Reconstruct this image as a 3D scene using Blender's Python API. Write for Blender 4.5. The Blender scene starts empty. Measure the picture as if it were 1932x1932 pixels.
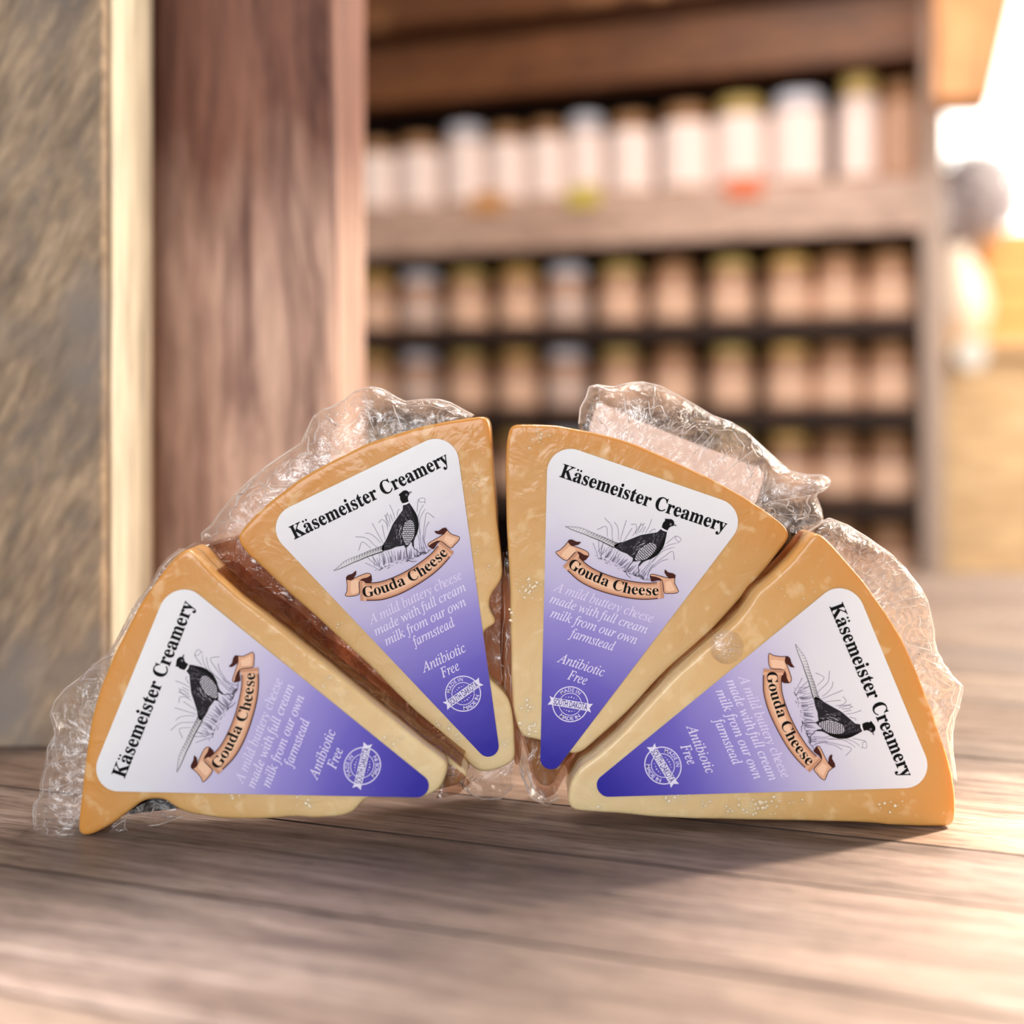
import bpy, math, random
from mathutils import Vector, Matrix, noise, geometry

random.seed(7)
scene = bpy.context.scene
COL = scene.collection
F, CX, HY, HC = 2200.0, 966.0, 800.0, 0.126       # focal length (px), centre column, horizon row, eye height (m)

def P(px, py, Y):
    return Vector(((px - CX) / F * Y, Y, HC + (HY - py) / F * Y))

def lin(c):
    return tuple((x / 12.92 if x <= .04045 else ((x + .055) / 1.055) ** 2.4) for x in [k / 255 for k in c])

# ---------------------------------------------------------------- materials
class NT:
    def __init__(self, name):
        self.m = bpy.data.materials.new(name); self.m.use_nodes = True
        self.t = self.m.node_tree; self.b = self.t.nodes['Principled BSDF']; self.out = self.t.nodes['Material Output']
    def n(self, typ, **kw):
        nd = self.t.nodes.new(typ)
        for k, v in kw.items():
            if k.startswith('_'): setattr(nd, k[1:], v)
            else: nd.inputs[k.replace('__', ' ')].default_value = v
        return nd
    def l(self, a, b): self.t.links.new(a, b)
    def ramp(self, fac, stops, interp='LINEAR'):
        r = self.t.nodes.new('ShaderNodeValToRGB'); r.color_ramp.interpolation = interp
        e = r.color_ramp.elements
        while len(e) < len(stops): e.new(.5)
        for i, (p, c) in enumerate(stops):
            e[i].position = p; e[i].color = (*lin(c), 1) if len(c) == 3 else c
        self.l(fac, r.inputs['Fac']); return r.outputs['Color']
    def math(self, op, a, b=None, c=None, clamp=False):
        nd = self.t.nodes.new('ShaderNodeMath'); nd.operation = op; nd.use_clamp = clamp
        for i, v in enumerate((a, b, c)):
            if v is None: continue
            if isinstance(v, (int, float)): nd.inputs[i].default_value = v
            else: self.l(v, nd.inputs[i])
        return nd.outputs[0]
    def mix(self, fac, a, b, mode='MIX'):
        nd = self.t.nodes.new('ShaderNodeMix'); nd.data_type = 'RGBA'; nd.blend_type = mode
        for s, v in ((0, fac), (6, a), (7, b)):
            if isinstance(v, (int, float)): nd.inputs[s].default_value = v
            elif isinstance(v, tuple): nd.inputs[s].default_value = (*lin(v), 1)
            else: self.l(v, nd.inputs[s])
        return nd.outputs[2]

def flat(name, c, rough=.5, spec=.5, metal=0, **kw):
    k = NT(name); b = k.b
    b.inputs['Base Color'].default_value = (*lin(c), 1); b.inputs['Roughness'].default_value = rough
    b.inputs['Specular IOR Level'].default_value = spec; b.inputs['Metallic'].default_value = metal
    for a, v in kw.items(): b.inputs[a.replace('__', ' ')].default_value = v
    return k.m

def emit(name, c, s):
    k = NT(name); b = k.b
    b.inputs['Base Color'].default_value = (0, 0, 0, 1)
    b.inputs['Emission Color'].default_value = (*lin(c), 1); b.inputs['Emission Strength'].default_value = s
    return k.m

def wood(name, stops, sc=(60, 60, 6), fine=6, rough=.55, bump=.25, rot=(0, 0, 0), dark=None, blotch=None, uv=False, spec=.4):
    """stops: ramp over stretched grain noise; sc = grain frequency per axis"""
    k = NT(name)
    tc = k.n('ShaderNodeTexCoord')
    vr = k.n('ShaderNodeVectorRotate', _rotation_type='EULER_XYZ'); vr.inputs['Rotation'].default_value = rot
    k.l(tc.outputs['UV' if uv else 'Object'], vr.inputs['Vector'])
    mp = k.n('ShaderNodeMapping'); mp.inputs['Scale'].default_value = sc
    k.l(vr.outputs[0], mp.inputs['Vector'])
    n1 = k.n('ShaderNodeTexNoise', Scale=1.0, Detail=7.0, Roughness=.62, Distortion=.6); k.l(mp.outputs[0], n1.inputs['Vector'])
    col = k.ramp(n1.outputs['Fac'], stops)
    mp2 = k.n('ShaderNodeMapping'); mp2.inputs['Scale'].default_value = tuple(x * fine for x in sc)
    k.l(vr.outputs[0], mp2.inputs['Vector'])
    n2 = k.n('ShaderNodeTexNoise', Scale=1.0, Detail=4.0, Roughness=.6); k.l(mp2.outputs[0], n2.inputs['Vector'])
    fr = k.ramp(n2.outputs['Fac'], [(.3, (150, 145, 140)), (.62, (255, 255, 255))])
    col = k.mix(.6, col, fr, 'MULTIPLY')
    if dark:
        mp3 = k.n('ShaderNodeMapping'); mp3.inputs['Scale'].default_value = tuple(x * dark[3] for x in sc)
        mp3.inputs['Location'].default_value = (3.7, 1.3, 5.1)
        k.l(vr.outputs[0], mp3.inputs['Vector'])
        n3 = k.n('ShaderNodeTexNoise', Scale=1.0, Detail=5.0, Roughness=.7, Distortion=1.2); k.l(mp3.outputs[0], n3.inputs['Vector'])
        f = k.ramp(n3.outputs['Fac'], [(dark[1], (0, 0, 0)), (dark[2], (255, 255, 255))])
        col = k.mix(f, col, dark[0])
    if blotch:
        n4 = k.n('ShaderNodeTexNoise', Scale=blotch[3], Detail=2.0); k.l(tc.outputs['Object'], n4.inputs['Vector'])
        f = k.ramp(n4.outputs['Fac'], [(blotch[1], (0, 0, 0)), (blotch[2], (255, 255, 255))])
        col = k.mix(f, col, blotch[0])
    k.l(col, k.b.inputs['Base Color'])
    k.b.inputs['Roughness'].default_value = rough; k.b.inputs['Specular IOR Level'].default_value = spec
    bm = k.n('ShaderNodeBump', Strength=bump, Distance=.001); k.l(n2.outputs['Fac'], bm.inputs['Height']); k.l(bm.outputs[0], k.b.inputs['Normal'])
    return k, col

# ---------------------------------------------------------------- mesh helpers
class MB:
    """collects polygons (world space) with material indices"""
    def __init__(self): self.v, self.f, self.m, self.uv = [], [], [], []
    def poly(self, pts, mi=0, uvs=None):
        n = len(self.v); self.v += [Vector(p) for p in pts]; self.f.append(tuple(range(n, n + len(pts)))); self.m.append(mi)
        self.uv += list(uvs) if uvs else [(0, 0)] * len(pts)
    def mesh(self, verts, faces, mi=0):
        n = len(self.v); self.v += [Vector(p) for p in verts]; self.uv += [(0, 0)] * len(verts)
        for f in faces: self.f.append(tuple(n + i for i in f)); self.m.append(mi)
    def box(self, lo, hi, mi=0, M=None):
        vs = [Vector((x, y, z)) for x in (lo[0], hi[0]) for y in (lo[1], hi[1]) for z in (lo[2], hi[2])]
        if M: vs = [M @ v for v in vs]
        self.mesh(vs, [(0, 1, 3, 2), (4, 6, 7, 5), (0, 4, 5, 1), (2, 3, 7, 6), (0, 2, 6, 4), (1, 5, 7, 3)], mi)
    def tube(self, pts, r, mi=0, n=5, taper=True):
        pts = [Vector(p) for p in pts]
        if len(pts) < 2: return
        vs = []
        for i, p in enumerate(pts):
            d = (pts[min(i + 1, len(pts) - 1)] - pts[max(i - 1, 0)])
            d = d.normalized() if d.length > 1e-9 else Vector((0, 0, 1))
            a = d.orthogonal().normalized(); b = d.cross(a)
            k = min(1, 3 * min(i, len(pts) - 1 - i) / max(1, len(pts) - 1) + .25) if taper else 1
            for j in range(n):
                t = 2 * math.pi * j / n
                vs.append(p + (a * math.cos(t) + b * math.sin(t)) * r * k)
        fs = [(i * n + j, i * n + (j + 1) % n, (i + 1) * n + (j + 1) % n, (i + 1) * n + j) for i in range(len(pts) - 1) for j in range(n)]
        self.mesh(vs, fs, mi)
    def lathe(self, prof, c, mi=0, n=28, M=None, cap=True):
        """prof = [(radius, z), ...] about the vertical through c"""
        vs = []
        for r, z in prof:
            for j in range(n):
                t = 2 * math.pi * j / n
                v = Vector((r * math.cos(t), r * math.sin(t), z))
                vs.append((M @ v if M else v) + Vector(c))
        fs = [(i * n + j, i * n + (j + 1) % n, (i + 1) * n + (j + 1) % n, (i + 1) * n + j) for i in range(len(prof) - 1) for j in range(n)]
        if cap: fs += [tuple(reversed(range(n))), tuple(range((len(prof) - 1) * n, len(prof) * n))]
        self.mesh(vs, fs, mi)
    def build(self, name, mats, parent=None, smooth=False, origin=None, bevel=0, label=None):
        me = bpy.data.meshes.new(name)
        off = Vector(parent.location) if parent is not None and parent.type == 'EMPTY' else (Vector(origin) if origin is not None else Vector((0, 0, 0)))
        if parent is not None and parent.type != 'EMPTY': off = Vector(parent.get('_o', (0, 0, 0)))
        me.from_pydata([v - off for v in self.v], [], self.f)
        for i, p in enumerate(me.polygons):
            p.material_index = self.m[i]; p.use_smooth = smooth
        uvl = me.uv_layers.new(name='UVMap')
        for lp in me.loops: uvl.data[lp.index].uv = self.uv[lp.vertex_index]
        for m in (mats if isinstance(mats, (list, tuple)) else [mats]): me.materials.append(m)
        me.update(); me.validate()
        o = bpy.data.objects.new(name, me); COL.objects.link(o)
        if parent is not None: o.parent = parent
        elif origin is not None: o.location = off
        if bevel:
            md = o.modifiers.new('edge', 'BEVEL'); md.width = bevel; md.segments = 3; md.limit_method = 'ANGLE'
        if label: o['label'] = label
        return o

def thing(name, loc, label, cat, group=None):
    o = bpy.data.objects.new(name, None); COL.objects.link(o); o.location = loc; o.empty_display_size = .02
    o['label'] = label; o['category'] = cat
    if group: o['group'] = group
    return o

def tag(o, label=None, cat=None, group=None, kind=None):
    if label: o['label'] = label
    if cat: o['category'] = cat
    if group: o['group'] = group
    if kind: o['kind'] = kind
    return o

def resample(pts, n, closed=False):
    pts = [Vector(p) for p in pts]
    q = pts + [pts[0]] if closed else pts
    L = [0]
    for a, b in zip(q, q[1:]): L.append(L[-1] + (b - a).length)
    out, j = [], 0
    for i in range(n):
        s = L[-1] * i / (n if closed else n - 1)
        while j < len(L) - 2 and L[j + 1] < s: j += 1
        t = (s - L[j]) / max(1e-12, L[j + 1] - L[j])
        out.append(q[j].lerp(q[j + 1], min(1, max(0, t))))
    return out

def smooth_closed(pts, it=2, w=.5):
    for _ in range(it):
        n = len(pts)
        pts = [pts[i] * (1 - w) + (pts[i - 1] + pts[(i + 1) % n]) * (w / 2) for i in range(n)]
    return pts

def cat(pts, k=6):
    """Catmull-Rom through 2D points"""
    p = [Vector(a) for a in pts]; p = [p[0] * 2 - p[1]] + p + [p[-1] * 2 - p[-2]]
    out = []
    for i in range(1, len(p) - 2):
        for j in range(k):
            t = j / k
            out.append(.5 * ((2 * p[i]) + (p[i + 1] - p[i - 1]) * t + (2 * p[i - 1] - 5 * p[i] + 4 * p[i + 1] - p[i + 2]) * t * t + (3 * p[i] - p[i - 1] - 3 * p[i + 1] + p[i + 2]) * t ** 3))
    out.append(p[-2]); return out

# ---------------------------------------------------------------- lettering
def bold(s): return ''.join(chr(0x1D400 + ord(c) - 65) if 'A' <= c <= 'Z' else chr(0x1D41A + ord(c) - 97) if 'a' <= c <= 'z' else c for c in s)
def ital(s): return ''.join('\u210e' if c == 'h' else chr(0x1D434 + ord(c) - 65) if 'A' <= c <= 'Z' else chr(0x1D44E + ord(c) - 97) if 'a' <= c <= 'z' else c for c in s)
_fc = bpy.data.curves.new('glyph_source', 'FONT'); _fo = bpy.data.objects.new('glyph_source', _fc); COL.objects.link(_fo)
_gc = {}
def _mesh(s, off):
    _fc.body = s; _fc.offset = off; _fc.resolution_u = 3
    bpy.context.view_layer.update()
    ev = _fo.evaluated_get(bpy.context.evaluated_depsgraph_get())
    me = ev.to_mesh()
    r = ([v.co.xy.copy() for v in me.vertices], [tuple(p.vertices) for p in me.polygons])
    ev.to_mesh_clear(); return r
def glyph(c, off):
    if (c, off) not in _gc:
        v, f = _mesh(c, off)
        w1 = max(p.x for p in v) if v else 0
        v2, _ = _mesh(c + c, off); w2 = max(p.x for p in v2) if v2 else 0
        if c == '\u210e':                              # drawn by another face, a little larger: bring it to the size of its neighbours
            v = [Vector((p.x * .9, p.y * .93)) for p in v]; w1 *= .9; w2 = w1 + .47
        _gc[(c, off)] = (v, f, (w2 - w1) if v else .27)
    return _gc[(c, off)]
def layout(s, off=0):
    """-> list of (glyph vertices, faces, x), total advance"""
    x, out = 0, []
    for c in s:
        if c == ' ': x += .26; continue
        if c == '\u00e4':
            g = glyph(bold('a'), off)
            out.append((g[0], g[1], x))
            for dx in (.14, .33):
                k = 10; pts = [Vector((dx + .058 * math.cos(6.2832 * i / k), .615 + .058 * math.sin(6.2832 * i / k))) for i in range(k)]
                out.append((pts, [tuple(range(k))], x))
            x += g[2]; continue
        g = glyph(c, off); out.append((g[0], g[1], x)); x += g[2]
    return out, x

# ---------------------------------------------------------------- the printed label, in its own flat coordinates (u right, v down, px of the two middle labels)
O2, U2, V2 = Vector((673.95, 894.65)), Vector((.9, -.4358)), Vector((.4358, .9))
def L2(px, py):
    d = Vector((px, py)) - O2; return Vector((d.dot(U2), d.dot(V2)))
def A_(x, y): return L2(600 + x / 6.44, 900 + y / 6.44)       # picture of the bird and ribbon
def B_(x, y): return L2(660 + x / 6.44, 1060 + y / 6.44)      # picture of the small print

class Print:
    def __init__(self): self.p = []                           # (points, material, layer)
    def poly(self, pts, mi, lay):
        pts = [Vector(p) for p in pts]
        for t in geometry.tessellate_polygon([[Vector((p.x, p.y, 0)) for p in pts]]):
            self.p.append(([pts[i] for i in t], mi, lay))
    def strip(self, a, b, mi, lay):
        for i in range(len(a) - 1): self.p.append(([a[i], a[i + 1], b[i + 1], b[i]], mi, lay))
    def stroke(self, pts, w, mi, lay, w1=None):
        pts = [Vector(p) for p in pts]; n = len(pts); w1 = w if w1 is None else w1
        l, r = [], []
        for i, p in enumerate(pts):
            d = pts[min(i + 1, n - 1)] - pts[max(i - 1, 0)]
            if d.length < 1e-9: d = Vector((1, 0))
            q = Vector((-d.y, d.x)).normalized() * (w + (w1 - w) * i / max(1, n - 1)) / 2
            l.append(p + q); r.append(p - q)
        self.strip(l, r, mi, lay)
    def text(self, s, start, end, height, mi, lay, off=0, fit=True):
        """baseline from start to end, cap height in px"""
        gl, adv = layout(s, off); start, end = Vector(start), Vector(end)
        d = (end - start); sx = d.length / adv if fit else height / .69
        d.normalize(); n = Vector((d.y, -d.x)); sy = height / .69
        for v, f, x in gl:
            q = [start + d * ((x + p.x) * sx) + n * (p.y * sy) for p in v]
            for fc in f: self.p.append(([q[i] for i in fc], mi, lay))
    def text_on(self, s, path, height, mi, lay, off=0, flip=1):
        gl, adv = layout(s, off); path = [Vector(p) for p in path]
        L = [0]
        for a, b in zip(path, path[1:]): L.append(L[-1] + (b - a).length)
        sx = L[-1] / adv; sy = height / .69
        def at(d):
            d = max(0, min(L[-1] - 1e-6, d)); j = 0
            while L[j + 1] < d: j += 1
            t = (path[j + 1] - path[j]).normalized(); return path[j] + t * (d - L[j]), t
        for v, f, x in gl:
            w = (max(p.x for p in v) + min(p.x for p in v)) / 2
            o, t = at((x + w) * sx); n = Vector((t.y, -t.x)) * flip
            q = [o + t * ((p.x - w) * sx) + n * (p.y * sy) for p in v]
            for fc in f: self.p.append(([q[i] for i in fc], mi, lay))

W_, H_ = 407.5, 633.5
def rounded_tri():
    C = [Vector((-W_ / 2, 0)), Vector((W_ / 2, 0)), Vector((0, H_))]; R = [44, 44, 20]
    out = []
    for i in range(3):
        c = C[i]; a = (C[i - 1] - c).normalized(); b = (C[(i + 1) % 3] - c).normalized()
        half = math.acos(a.dot(b)) / 2; t = R[i] / math.tan(half); ctr = c + (a + b).normalized() * (R[i] / math.sin(half))
        p0, p1 = c + a * t, c + b * t
        a0 = math.atan2(*(p0 - ctr).yx); a1 = math.atan2(*(p1 - ctr).yx)
        while a1 < a0: a1 += 2 * math.pi
        if a1 - a0 > math.pi: a1 -= 2 * math.pi
        for k in range(13):
            t_ = a0 + (a1 - a0) * k / 12; out.append(ctr + Vector((math.cos(t_), math.sin(t_))) * R[i])
    return out
TRI = rounded_tri()

# print inks: 0 paper(gradient) 1 black 2 charcoal 3 grey 4 pale grey 5 grass 6 ribbon dark 7 ribbon mid 8 ribbon light 9 ribbon edge 10 lavender ink 11 stamp ink 12 purple 13 faint lavender 14 white
pr = Print()
pr.text(bold('K') + '\u00e4' + bold('semeister Creamery'), (-161, 59), (167, 57), 26, 1, 2, off=.009)
# bird
bd = [A_(*p) for p in cat([(1033,338),(1070,334),(1103,312),(1130,340),(1165,395),(1195,445),(1215,500),(1226,570),(1222,620),(1205,680),(1180,735),(1165,790),(1168,840),(1150,840),(1135,785),(1105,825),(1080,850),(1060,855),(1045,830),(1000,838),(950,845),(900,868),(840,886),(790,892),(772,870),(790,820),(820,775),(850,710),(880,640),(910,570),(950,510),(1000,440),(1030,400)], 3)]
pr.poly(bd, 2, 3)
pr.poly([A_(*p) for p in cat([(1106,185),(1086,165),(1055,160),(1030,170),(1010,188),(980,215),(996,232),(998,265),(1012,295),(1030,318),(1065,312),(1100,298),(1092,262),(1097,232),(1112,206)], 3)], 1, 3)
pr.poly([A_(*p) for p in [(1028,318),(1065,312),(1098,298),(1104,314),(1072,334),(1032,340)]], 14, 4)
pr.poly([A_(*p) for p in [(1106,178),(1142,172),(1135,186),(1110,200)]], 3, 4)
pr.poly([A_(*p) for p in [(1060,205),(1085,200),(1092,225),(1070,232)]], 3, 4)
pr.poly([A_(*p) for p in cat([(1130,345),(1165,395),(1195,445),(1215,500),(1226,570),(1222,620),(1205,680),(1175,735),(1180,640),(1185,560),(1165,480),(1140,410)], 3)], 1, 4)
rb = random.Random(3)
pr.poly([A_(*p) for p in cat([(1060,545),(1110,525),(1160,545),(1176,640),(1165,720),(1130,775),(1090,820),(1055,800),(1030,720),(1035,620)], 3)], 4, 4)
for i in range(11):                                            # barred belly
    y = 545 + i * 25; x0 = 1036 + (6 if i % 2 else -4); x1 = 1176 - max(0, i - 6) * 15
    pts = [(x0 + (x1 - x0) * t / 9, y + (7 if t % 2 else -4) + rb.uniform(-2, 2)) for t in range(10)]
    pr.stroke([A_(*p) for p in pts], 1.7, 1, 5)
for i in range(26):                                            # streaked wing
    x, y = rb.uniform(930, 1025), rb.uniform(560, 790)
    pr.stroke([A_(x, y), A_(x - 6 + rb.uniform(-4, 4), y + 18), A_(x - 4, y + rb.uniform(30, 48))], 1.1, 3 if i % 3 else 4, 5, .3)
for i in range(34):                                            # mottled neck and back
    x, y = rb.uniform(1000, 1130), rb.uniform(350, 540)
    if x + y * .55 < 1245: continue
    pr.stroke([A_(x, y), A_(x + rb.uniform(-12, 12), y + rb.uniform(4, 14)), A_(x + 10, y + 16)], .9, 3, 5, .3)
for i in range(16):
    x, y = rb.uniform(800, 900), rb.uniform(790, 860)
    pr.stroke([A_(x, y), A_(x + 14, y - 6)], .8, 3, 5, .3)
tail_t = cat([(800,818),(740,850),(640,885),(560,920),(480,955),(400,985),(320,1025),(260,1075),(190,1137)], 6)
tail_b = cat([(800,895),(750,915),(690,935),(600,966),(510,1005),(420,1040),(340,1078),(262,1112),(190,1137)], 6)
ta, tb = [A_(*p) for p in resample(tail_t, 40)], [A_(*p) for p in resample(tail_b, 40)]
pr.strip(ta, tb, 14, 3)
for i in range(1, 39):
    m = ta[i].lerp(tb[i], .5); w = (2.1, 1.2)[i % 2] - .03 * i
    pr.stroke([ta[i], m + Vector((-1.2, 0)), tb[min(39, i + 1)]], w, 2 if i < 24 else 3, 4, .4)
pr.stroke(tb, 1.7, 2, 5, .6); pr.stroke(ta, .6, 3, 5)
for leg in ([(1072,848),(1076,900),(1088,960),(1092,1000),(1080,1022)],[(1080,1022),(1110,1010),(1140,1024),(1200,1018)],[(1155,835),(1172,866),(1205,890),(1240,925)],[(1215,962),(1245,938),(1290,918),(1345,908)],[(1240,925),(1262,912),(1310,905)]):
    pr.stroke([A_(*p) for p in cat(leg, 3)], 1.5, 2, 4, .7)
G = [[(455,725),(585,738),(690,830),(760,880)],[(495,890),(540,785),(640,862)],[(575,680),(640,690),(720,750),(760,800)],[(660,560),(730,690),(790,800)],[(870,335),(910,420),(935,510)],[(735,555),(780,515),(830,560),(850,640)],[(810,455),(850,540),(870,600)],[(845,430),(828,500),(850,600)],[(880,450),(910,540)],[(960,470),(975,395),(1000,400)],[(1205,420),(1212,330),(1225,268),(1295,255),(1300,320)],[(1225,268),(1240,300),(1300,300)],[(1205,700),(1215,520),(1240,410),(1285,332)],[(1240,700),(1235,540),(1265,450),(1305,385)],[(1415,492),(1325,432),(1300,540),(1285,700),(1315,860)],[(1352,540),(1312,620),(1300,740)],[(1235,880),(1230,760),(1215,700)],[(1260,870),(1245,740),(1240,640)],[(1290,865),(1268,720)],[(1340,880),(1295,800),(1275,700)],[(780,580),(800,680),(820,760)],[(1350,880),(1400,868)],[(570,1040),(680,1090),(760,1135)],[(600,972),(700,1062),(780,1105)],[(655,950),(720,1050),(790,1105)],[(880,560),(860,470),(835,455)]]
for g in G: pr.stroke([A_(*p) for p in cat(g, 4)], .95, 5, 1, .7)
for i in range(62):
    x = rb.uniform(690, 1330); b = 1095 - (x - 690) * .26 + rb.uniform(-22, 12); h = rb.uniform(70, 190) if x < 1050 else rb.uniform(40, 120)
    lean = rb.uniform(-50, -5) if x < 950 else rb.uniform(-15, 12)
    pr.stroke([A_(*p) for p in cat([(x, b), (x + lean * .35, b - h * .5), (x + lean, max(b - h, 905 - (x - 800) * .13))], 3)], .85, 5, 1, .4)
for i in range(40):
    x = rb.uniform(690, 1360); y = 1165 - (x - 690) * .38 + rb.uniform(-30, 6)
    pr.stroke([A_(x, y), A_(x + 14, y - 12 + rb.uniform(-4, 4)), A_(x + 32, y - 10)], .9, 5 if i % 3 else 2, 1, .3)
# ribbon
bt = resample(cat([(505,1248),(600,1276),(745,1268),(900,1218),(1050,1148),(1200,1058),(1350,945),(1440,850),(1488,772)], 5), 36)
bb = resample(cat([(515,1497),(610,1500),(780,1490),(950,1440),(1100,1370),(1250,1282),(1390,1186),(1500,1090),(1590,990),(1652,905)], 5), 36)
bt, bb = [A_(*p) for p in bt], [A_(*p) for p in bb]
def bandrow(f): return [a.lerp(b, f) for a, b in zip(bt, bb)]
for f0, f1, mi in ((0, .05, 9), (.05, .16, 6), (.16, .3, 7), (.3, .72, 8), (.72, .86, 7), (.86, .95, 6), (.95, 1, 9)): pr.strip(bandrow(f0), bandrow(f1), mi, 6)
for i0, i1, mi in ((0, 1, 6), (1, 2, 7), (34, 35, 6), (33, 34, 7)): pr.strip(bandrow(.0)[i0:i1 + 1], bandrow(1)[i0:i1 + 1], mi, 7)
def shape(pts, mi, lay, edge=9, w=1.3):
    q = [A_(*p) for p in pts]; pr.poly(q, mi, lay); pr.stroke(q + [q[0]], w, edge, lay + 1)
shape(cat([(345,1238),(400,1250),(450,1222),(560,1176),(610,1166),(640,1180),(650,1220),(640,1272),(600,1279),(510,1252),(500,1320),(500,1420),(400,1445),(330,1438),(350,1390),(354,1300)], 2), 7, 3)
pr.poly([A_(*p) for p in [(400,1268),(470,1240),(495,1262),(490,1400),(410,1420),(396,1380)]], 8, 4)
shape([(460,1140),(458,1180),(415,1242),(345,1246),(342,1220),(362,1195),(420,1175)], 9, 5)
shape([(512,1250),(545,1234),(600,1222),(646,1192),(652,1250),(640,1276),(585,1276)], 9, 5)
shape(cat([(1568,632),(1620,690),(1722,725),(1700,780),(1660,820),(1615,860),(1560,822),(1490,772),(1450,790),(1410,860),(1395,866),(1340,830),(1348,800),(1400,768),(1480,722),(1530,690)], 2), 7, 3)
pr.poly([A_(*p) for p in [(1560,700),(1610,720),(1680,745),(1640,810),(1600,820),(1530,760)]], 8, 4)
shape([(1420,655),(1470,655),(1520,620),(1556,614),(1572,640),(1530,690),(1480,690),(1440,680)], 9, 5)
shape([(1345,838),(1395,802),(1450,775),(1490,773),(1450,800),(1412,862),(1382,862)], 9, 5)
base = cat([(542,1458),(620,1450),(720,1428),(830,1396),(950,1348),(1060,1303),(1180,1248),(1290,1186),(1380,1118),(1450,1058),(1520,995),(1588,925)], 4)
pr.text_on(bold('Gouda Cheese'), [A_(*p) for p in base], 20, 1, 9, off=0)
# small print
for s, a, b, h, mi in (('A mild buttery cheese', (268, 754), (1382, 192), 18, 13), ('made with full cream', (325, 895), (1430, 335), 17.5, 10),
                       ('milk from our own', (455, 1014), (1432, 515), 18, 10), ('farmstead', (800, 1018), (1292, 768), 18, 10),
                       ('Antibiotic', (912, 1336), (1430, 1075), 18.5, 10), ('Free', (1138, 1402), (1352, 1296), 18.5, 10)):
    pr.text(ital(s), B_(*a), B_(*b), h, mi, 2, off=.006)
# stamp
SC = Vector((.4, 458.9))
def ring(r0, r1, mi, lay, n=48):
    a = [SC + Vector((math.cos(6.28319 * i / n), math.sin(6.28319 * i / n))) * r0 for i in range(n + 1)]
    b = [SC + Vector((math.cos(6.28319 * i / n), math.sin(6.28319 * i / n))) * r1 for i in range(n + 1)]
    pr.strip(a, b, mi, lay)
ring(32, 34, 10, 2); ring(20.4, 21.7, 10, 2)
def arc(a0, a1, r, n=20): return [SC + Vector((math.cos(math.radians(a0 + (a1 - a0) * i / n)), math.sin(math.radians(a0 + (a1 - a0) * i / n)))) * r for i in range(n + 1)]
pr.text_on('MADE IN', arc(208, 296, 23.8), 6.8, 10, 2, off=.01)
pr.text_on('MADE IN', arc(115, 30, 30.4), 6.8, 10, 2, off=.01)
th = math.radians(-9.4); dd = Vector((math.cos(th), math.sin(th))); dn = Vector((-dd.y, dd.x))
def S_(x, y): return SC + dd * x + dn * y
pr.poly([S_(-34, -7.2), S_(34, -7.2), S_(34, 7.2), S_(-34, 7.2)], 11, 4)
pr.poly([S_(-32, -6), S_(-41, -9), S_(-37, -1), S_(-42, 8), S_(-32, 6)], 11, 3)
pr.poly([S_(32, -6), S_(42, -8), S_(37, 1), S_(41, 9), S_(32, 6)], 11, 3)
pr.text('SOUTH DAKOTA', S_(-32, 5.6), S_(32.5, 5.6), 11.6, 12, 5, off=.012)
for sg in (-1, 1):
    for k in (-2, -1, 0, 1, 2):
        c = S_(k * 5, sg * (13.5 - abs(k) * .9)); r = 1.5 - abs(k) * .35
        pr.poly([c + Vector((math.cos(i * 1.0472), math.sin(i * 1.0472))) * r for i in range(6)], 10, 2)

def ink(name, c): return flat(name, c, .5, .12)
paper = NT('label_paper')
tcn = paper.n('ShaderNodeTexCoord'); sep = paper.n('ShaderNodeSeparateXYZ'); paper.l(tcn.outputs['UV'], sep.inputs[0])
pn = paper.n('ShaderNodeTexNoise', Scale=.006, Detail=1.0); paper.l(tcn.outputs['UV'], pn.inputs['Vector'])
pv = paper.math('ADD', sep.outputs['Y'], paper.math('MULTIPLY', paper.math('SUBTRACT', pn.outputs['Fac'], .5), 90))
pv = paper.math('DIVIDE', pv, 640.0)
pc = paper.ramp(pv, [(0, (240, 242, 245)), (.2, (226, 225, 234)), (.36, (196, 189, 226)), (.5, (150, 140, 214)), (.64, (110, 100, 198)), (.78, (78, 68, 180)), (.88, (50, 43, 162)), (.97, (32, 32, 160))])
paper.l(pc, paper.b.inputs['Base Color']); paper.b.inputs['Roughness'].default_value = .32; paper.b.inputs['Specular IOR Level'].default_value = .35
pb = paper.n('ShaderNodeTexNoise', Scale=.013, Detail=3.0); paper.l(tcn.outputs['UV'], pb.inputs['Vector'])
bmp = paper.n('ShaderNodeBump', Strength=.35, Distance=.0012); paper.l(pb.outputs['Fac'], bmp.inputs['Height']); paper.l(bmp.outputs[0], paper.b.inputs['Normal'])
INKS = [paper.m, ink('ink_black', (8, 8, 10)), ink('ink_charcoal', (38, 36, 42)), ink('ink_grey', (118, 114, 126)), ink('ink_pale_grey', (205, 202, 214)), ink('ink_reed', (128, 120, 144)),
        ink('ribbon_shade', (200, 148, 118)), ink('ribbon_mid', (226, 176, 144)), ink('ribbon_light', (244, 202, 170)), ink('ribbon_edge', (72, 32, 26)), ink('ink_lavender', (232, 226, 255)),
        ink('stamp_pale', (236, 232, 255)), ink('stamp_purple', (72, 62, 150)), ink('ink_faint_lavender', (226, 218, 250)), ink('ink_white', (240, 238, 244))]

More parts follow.
